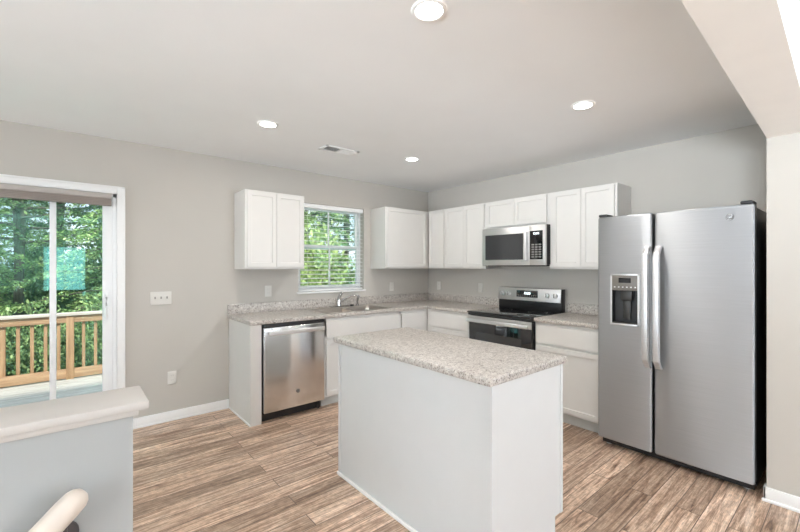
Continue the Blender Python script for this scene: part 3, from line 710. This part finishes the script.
# ------------------------------------------------------------------ ceiling lights and vent
def can(loc, label):
    x, y, z = loc
    t = thing('recessed_light', label, 'ceiling light', loc, 'recessed ceiling lights')
    bm = B(); n = 40; prof_ = ((.074, -.0005), (.072, -.005), (.060, -.008), (.054, -.004))
    rs = [[bm.verts.new((x + r * math.cos(2 * math.pi * k / n), y + r * math.sin(2 * math.pi * k / n), z + dz)) for k in range(n)] for r, dz in prof_]
    for a, b_ in zip(rs, rs[1:]):
        for k in range(n): bm.faces.new((a[k], a[(k + 1) % n], b_[(k + 1) % n], b_[k]))
    obj('trim_ring', bm, M_WHITE, t)
    obj('lens', cyl(B(), (x, y, z - .0055), (x, y, z - .0008), .0545, seg=40), M_LAMP, t)
    L = light('lamp', 'AREA', (0, 0, -.012), (0, 0, 0), CAN_POWER, (1, .97, .935), shape='DISK', size=.105); L.parent = t
    return t
can((-2.764, -2.854, H), 'recessed ceiling light nearest the camera, above the island')
can((-1.330, -2.822, H), 'recessed ceiling light in front of the fridge')
can((-2.778, -1.162, H), 'recessed ceiling light above the floor by the left wall cabinet')
can((-1.331, -1.145, H), 'recessed ceiling light nearest the room corner')
VX0, VX1, VY0, VY1 = -2.205, -1.865, -1.02, -.86
t = thing('ceiling_vent', 'white rectangular air vent on the ceiling near the sink window', 'vent', ((VX0 + VX1) / 2, (VY0 + VY1) / 2, H))
bm = box(B(), VX0, VX1, VY0, VY0 + .025, H - .008, H - .0005, .002); box(bm, VX0, VX1, VY1 - .025, VY1, H - .008, H - .0005, .002); box(bm, VX0, VX0 + .025, VY0, VY1, H - .008, H - .0005, .002); box(bm, VX1 - .025, VX1, VY0, VY1, H - .008, H - .0005, .002)
box(bm, -2.043, -2.027, VY0 + .02, VY1 - .02, H - .008, H - .0005)
obj('frame', bm, M_WHITE, t)
obj('duct_opening', box(B(), VX0 + .02, VX1 - .02, VY0 + .02, VY1 - .02, H - .0012, H - .0004), M_VENTIN, t, smooth=False)
bm = B()
for half, x0, x1, ang in ((0, VX0 + .022, -2.035, -40), (1, -2.035, VX1 - .022, 40)):
    n = 9
    for k in range(n):
        u = B(); box(u, -.0075, .0075, VY0 + .022, VY1 - .022, -.0006, .0006)
        merge(bm, u, Matrix.Translation((x0 + (x1 - x0) * (k + .5) / n, 0, H - .0065)) @ Matrix.Rotation(R(ang), 4, 'Y'))
obj('louvres', bm, M_WHITE, t, smooth=False)

# ------------------------------------------------------------------ stair handrail
t = thing('handrail', 'cream handrail with rounded end on the near side of the half wall', 'handrail', (-3.88, -2.93, .88))
a0 = Vector((-3.885, -2.962, .902)); dr = Vector((-math.cos(R(45)), 0, -math.sin(R(45))))
pts = [a0 - dr * .018, a0 - dr * .016, a0 - dr * .010, a0, a0 + dr * .02, a0 + dr * .1, a0 + dr * 1.9]
obj('rail', tube(B(), pts, [.004, .012, .019, .0235, .025, .025, .025], 18, 1.0), M_HANDRAIL, t)
for s_ in (.045, 1.2):
    c = a0 + dr * s_
    bm = tube(B(), [c + Vector((.012, 0, -.020)), c + Vector((.012, .004, -.045)), c + Vector((.012, .035, -.062)), c + Vector((.012, .058, -.062))], [.007, .007, .007, .009], 10)
    cyl(bm, c + Vector((.012, .055, -.062)), c + Vector((.012, .0615, -.062)), .026); obj('bracket', bm, M_BRACKET, t)

# ------------------------------------------------------------------ deck and garden
random.seed(4); bm = B()
y = .16
while y < 3.40: box(bm, -7.5, -2.3, y, y + .135, -.245, -.21, .003); y += .141
o = obj('deck_floor', bm, M_DECK); tag(o, 'pale weathered board deck outside the patio door', 'deck', kind='structure')
def ground_h(x, y): return -1.5 + .10 * max(0, y - 3.5) + .12 * math.sin(x * .7) * math.cos(y * .5)
bm = B(); nx, ny = 50, 40
gv = [[bm.verts.new((-14 + 34 * i / nx, .3 + 28 * j / ny, ground_h(-14 + 34 * i / nx, .3 + 28 * j / ny))) for j in range(ny + 1)] for i in range(nx + 1)]
for i in range(nx):
    for j in range(ny): bm.faces.new((gv[i][j], gv[i + 1][j], gv[i + 1][j + 1], gv[i][j + 1]))
struct('ground_yard', bm, M_SOIL, 'brown leaf litter ground beyond the deck', 'ground')
RY = 3.235
t = thing('deck_railing', 'new wooden deck railing with square balusters outside the patio door', 'railing', (-4.5, RY, -.21))
obj('top_cap', box(B(), -7.4, -2.35, RY - .035, RY + .115, .690, .727, .004), M_RAILCAP, t)
obj('top_rail', box(B(), -7.4, -2.35, RY, RY + .038, .590, .6895, .003), M_RAIL, t)
obj('bottom_rail', box(B(), -7.4, -2.35, RY, RY + .038, -.195, -.065, .003), M_RAIL, t)
for px in (-3.912, -4.63, -5.9, -7.2, -2.5): obj('post', box(B(), px - .044, px + .044, RY - .012 if px == -3.912 else RY + .039, RY - .012 + .089 if px == -3.912 else RY + .128, -.35, .6895, .003), M_RAILV, t)
x = -3.776 + .138 * 9
while x > -7.3:
    if abs(x + 3.912) > .06: obj('baluster', box(B(), x - .019, x + .019, RY + .0385, RY + .0765, -.17, .6895, .002), M_RAILV, t)
    x -= .1365

# ---- trees and shrubs: trunk with limbs, foliage of single small leaves
def np_mesh(name, V, Fq, mat):
    me = bpy.data.meshes.new(name); n = len(V); m = len(Fq)
    me.vertices.add(n); me.vertices.foreach_set('co', np.asarray(V, dtype=np.float32).ravel())
    me.loops.add(m * 4); me.loops.foreach_set('vertex_index', np.asarray(Fq, dtype=np.int32).ravel())
    me.polygons.add(m); me.polygons.foreach_set('loop_start', np.arange(0, 4 * m, 4, dtype=np.int32))
    me.update(calc_edges=True); me.validate(); me.materials.append(mat); return me
def leaves(C, D, size, rng, flat):
    """C centres, D growth directions -> folded diamond leaves"""
    n = len(C); s = size * rng.uniform(.6, 1.3, n)[:, None]
    d = D + rng.normal(0, .55, (n, 3)); d[:, 2] *= flat; d /= np.linalg.norm(d, axis=1)[:, None] + 1e-9
    up = np.tile([0, 0, 1.0], (n, 1)) + rng.normal(0, .45, (n, 3))
    w = np.cross(d, up); w /= np.linalg.norm(w, axis=1)[:, None] + 1e-9
    nn = np.cross(w, d)
    V = np.stack([C, C + d * s * .5 + w * s * .26 + nn * s * .06, C + d * s, C + d * s * .5 - w * s * .26 + nn * s * .06], 1).reshape(-1, 3)
    return V, np.arange(4 * n).reshape(n, 4)
def conifer(seed, h, r, nb, per, leafsize, mat, trunk_r, z0=.8):
    rng = np.random.default_rng(seed); bm = B()
    tube(bm, [(0, 0, -.3), (.03, .02, h * .35), (-.03, .03, h * .7), (0, 0, h)], [trunk_r, trunk_r * .8, trunk_r * .45, .02], 12)
    Cs, Ds = [], []
    for i in range(nb):
        f_ = (i + rng.uniform(0, 1)) / nb; z = z0 + (h - z0 - .2) * f_; a = i * 2.4 + rng.uniform(-.4, .4)
        L = r * (1 - f_ * .85) * rng.uniform(.65, 1.1); dx, dy = math.cos(a), math.sin(a)
        droop = rng.uniform(.05, .3)
        pt = lambda s: np.array([dx * L * s, dy * L * s, z + .25 * L * s - (droop + .25) * L * s * s])
        tube(bm, [tuple(pt(s)) for s in (0, .35, .7, 1)], [.022 * L * .5 + .012, .016, .010, .004], 5)
        s = rng.uniform(.2, 1.02, per) ** .75; side = rng.normal(0, 1, per) * .20 * L * (1.15 - s) + rng.normal(0, .05, per)
        base = np.array([pt(v) for v in s]); lat = np.array([-dy, dx, 0])
        clump = np.sin(s * 17 + i) * .05
        c = base + lat[None] * side[:, None] + np.stack([rng.normal(0, .03, per), rng.normal(0, .03, per), clump + rng.normal(0, .035, per) - abs(side) * .22], 1)
        Cs.append(c); Ds.append(np.array([dx, dy, -.25])[None] * .8 + lat[None] * np.sign(side)[:, None] * .6)
    V, Fq = leaves(np.concatenate(Cs), np.concatenate(Ds), leafsize, rng, .6)
    return bm, np_mesh('foliage', V, Fq, mat)
def shrub(seed, h, r, n_stem, per, leafsize, mat):
    rng = np.random.default_rng(seed); bm = B(); Cs, Ds = [], []
    for i in range(n_stem):
        a = rng.uniform(0, 6.28); rr = r * math.sqrt(rng.uniform(0, 1)); hh = h * rng.uniform(.55, 1) * (1 - .35 * (rr / r) ** 2)
        tip = np.array([rr * math.cos(a), rr * math.sin(a), hh]); mid = tip * np.array([.45, .45, .55])
        tube(bm, [(0.0 + rng.normal(0, .05), rng.normal(0, .05), -.15), tuple(mid), tuple(tip)], [.018, .011, .003], 5)
        s = rng.uniform(.25, 1.05, per)[:, None]
        c = mid * (1 - s) * 1.0 + tip * s + rng.normal(0, .12, (per, 3)) * (r * .8)
        Cs.append(c); Ds.append(np.tile(tip / np.linalg.norm(tip), (per, 1)))
    V, Fq = leaves(np.concatenate(Cs), np.concatenate(Ds), leafsize, rng, 1)
    return bm, np_mesh('foliage', V, Fq, mat)
def plant(name, label, cat, group, pair, wood, loc, leaf_label=None):
    t = thing(name, label, cat, (0, 0, 0), group)
    bm, me = pair; obj('trunk' if cat == 'tree' else 'stems', bm, wood, t)
    fo = bpy.data.objects.new('foliage', me); COL.objects.link(fo); fo.parent = t
    t.location = loc; return t
def G(x, y): return (x, y, ground_h(x, y))
GT, GS = 'trees beyond the deck', 'shrubs around the house'
def turned(o, rz, sc): o.rotation_euler = (0, 0, rz); o.scale = (sc, sc, sc); return o
c1 = plant('hemlock_tree', 'light green hemlock behind the deck railing, through the patio door at right', 'tree', GT, conifer(1, 7.5, 2.5, 105, 420, .075, M_LEAF_C, .10, .7), M_BARK, G(-2.75, 7.4))
turned(dup(c1, G(-6.3, 7.4), 'light green hemlock behind the deck railing at the left edge of the patio door'), 2.1, .95)
c2 = plant('fir_tree', 'dark evergreen with thick trunk, seen through the left of the patio door', 'tree', GT, conifer(2, 11, 2.6, 80, 400, .09, M_LEAF_D, .16, 2.9), M_BARK, G(-4.85, 8.6))
turned(dup(c2, G(-4.2, 13.5), 'dark evergreen farthest back behind the deck railing'), 1.2, 1.05)
turned(dup(c2, G(-2.6, 11.0), 'dark evergreen behind the hemlock on the right of the patio door view'), 3.0, .95)
s1 = plant('leafy_shrub', 'green shrub growing below the deck railing, right of the post', 'shrub', GS, shrub(5, 2.1, 1.2, 60, 150, .075, M_LEAF_D), M_TWIG, G(-3.35, 4.9))
turned(dup(s1, G(-4.35, 5.2), 'green shrub growing below the deck railing, left of the post'), 1.7, 1.0)
turned(dup(s1, G(-5.3, 4.9), 'green shrub growing below the deck railing at the far left'), 3.6, .95)
turned(dup(c1, G(-5.0, 12.5), 'light green hemlock standing behind the thick trunk in the patio door view'), .9, .8)
turned(dup(s1, G(-4.6, 10.8), 'tall green shrub between the trunks far behind the deck railing'), 2.6, 1.5)
turned(dup(s1, G(-3.0, 10.0), 'tall green shrub far behind the deck railing at right'), 5.1, 1.6)
# seen through the sink window
s2 = plant('leafy_shrub', 'bright green bush close outside the sink window at lower left', 'shrub', GS, shrub(8, 2.6, 1.0, 55, 150, .085, M_LEAF_B), M_TWIG, (-.55, 2.7, -1.0))
turned(dup(s1, G(1.9, 5.4), 'dark green bush behind the right half of the sink window'), 2.2, 1.45)
turned(dup(s2, G(.45, 5.2), 'tall yellow green bush behind the sink window at left'), 4.2, 1.7)
turned(dup(c1, G(2.2, 8.2), 'light green hemlock tree behind the bushes outside the sink window'), 5.0, 1.0)
turned(dup(c2, G(4.4, 9.2), 'dark evergreen far behind the right half of the sink window'), 5.5, 1.0)
turned(dup(c2, G(.9, 11.0), 'dark evergreen far behind the left half of the sink window'), .5, 1.0)
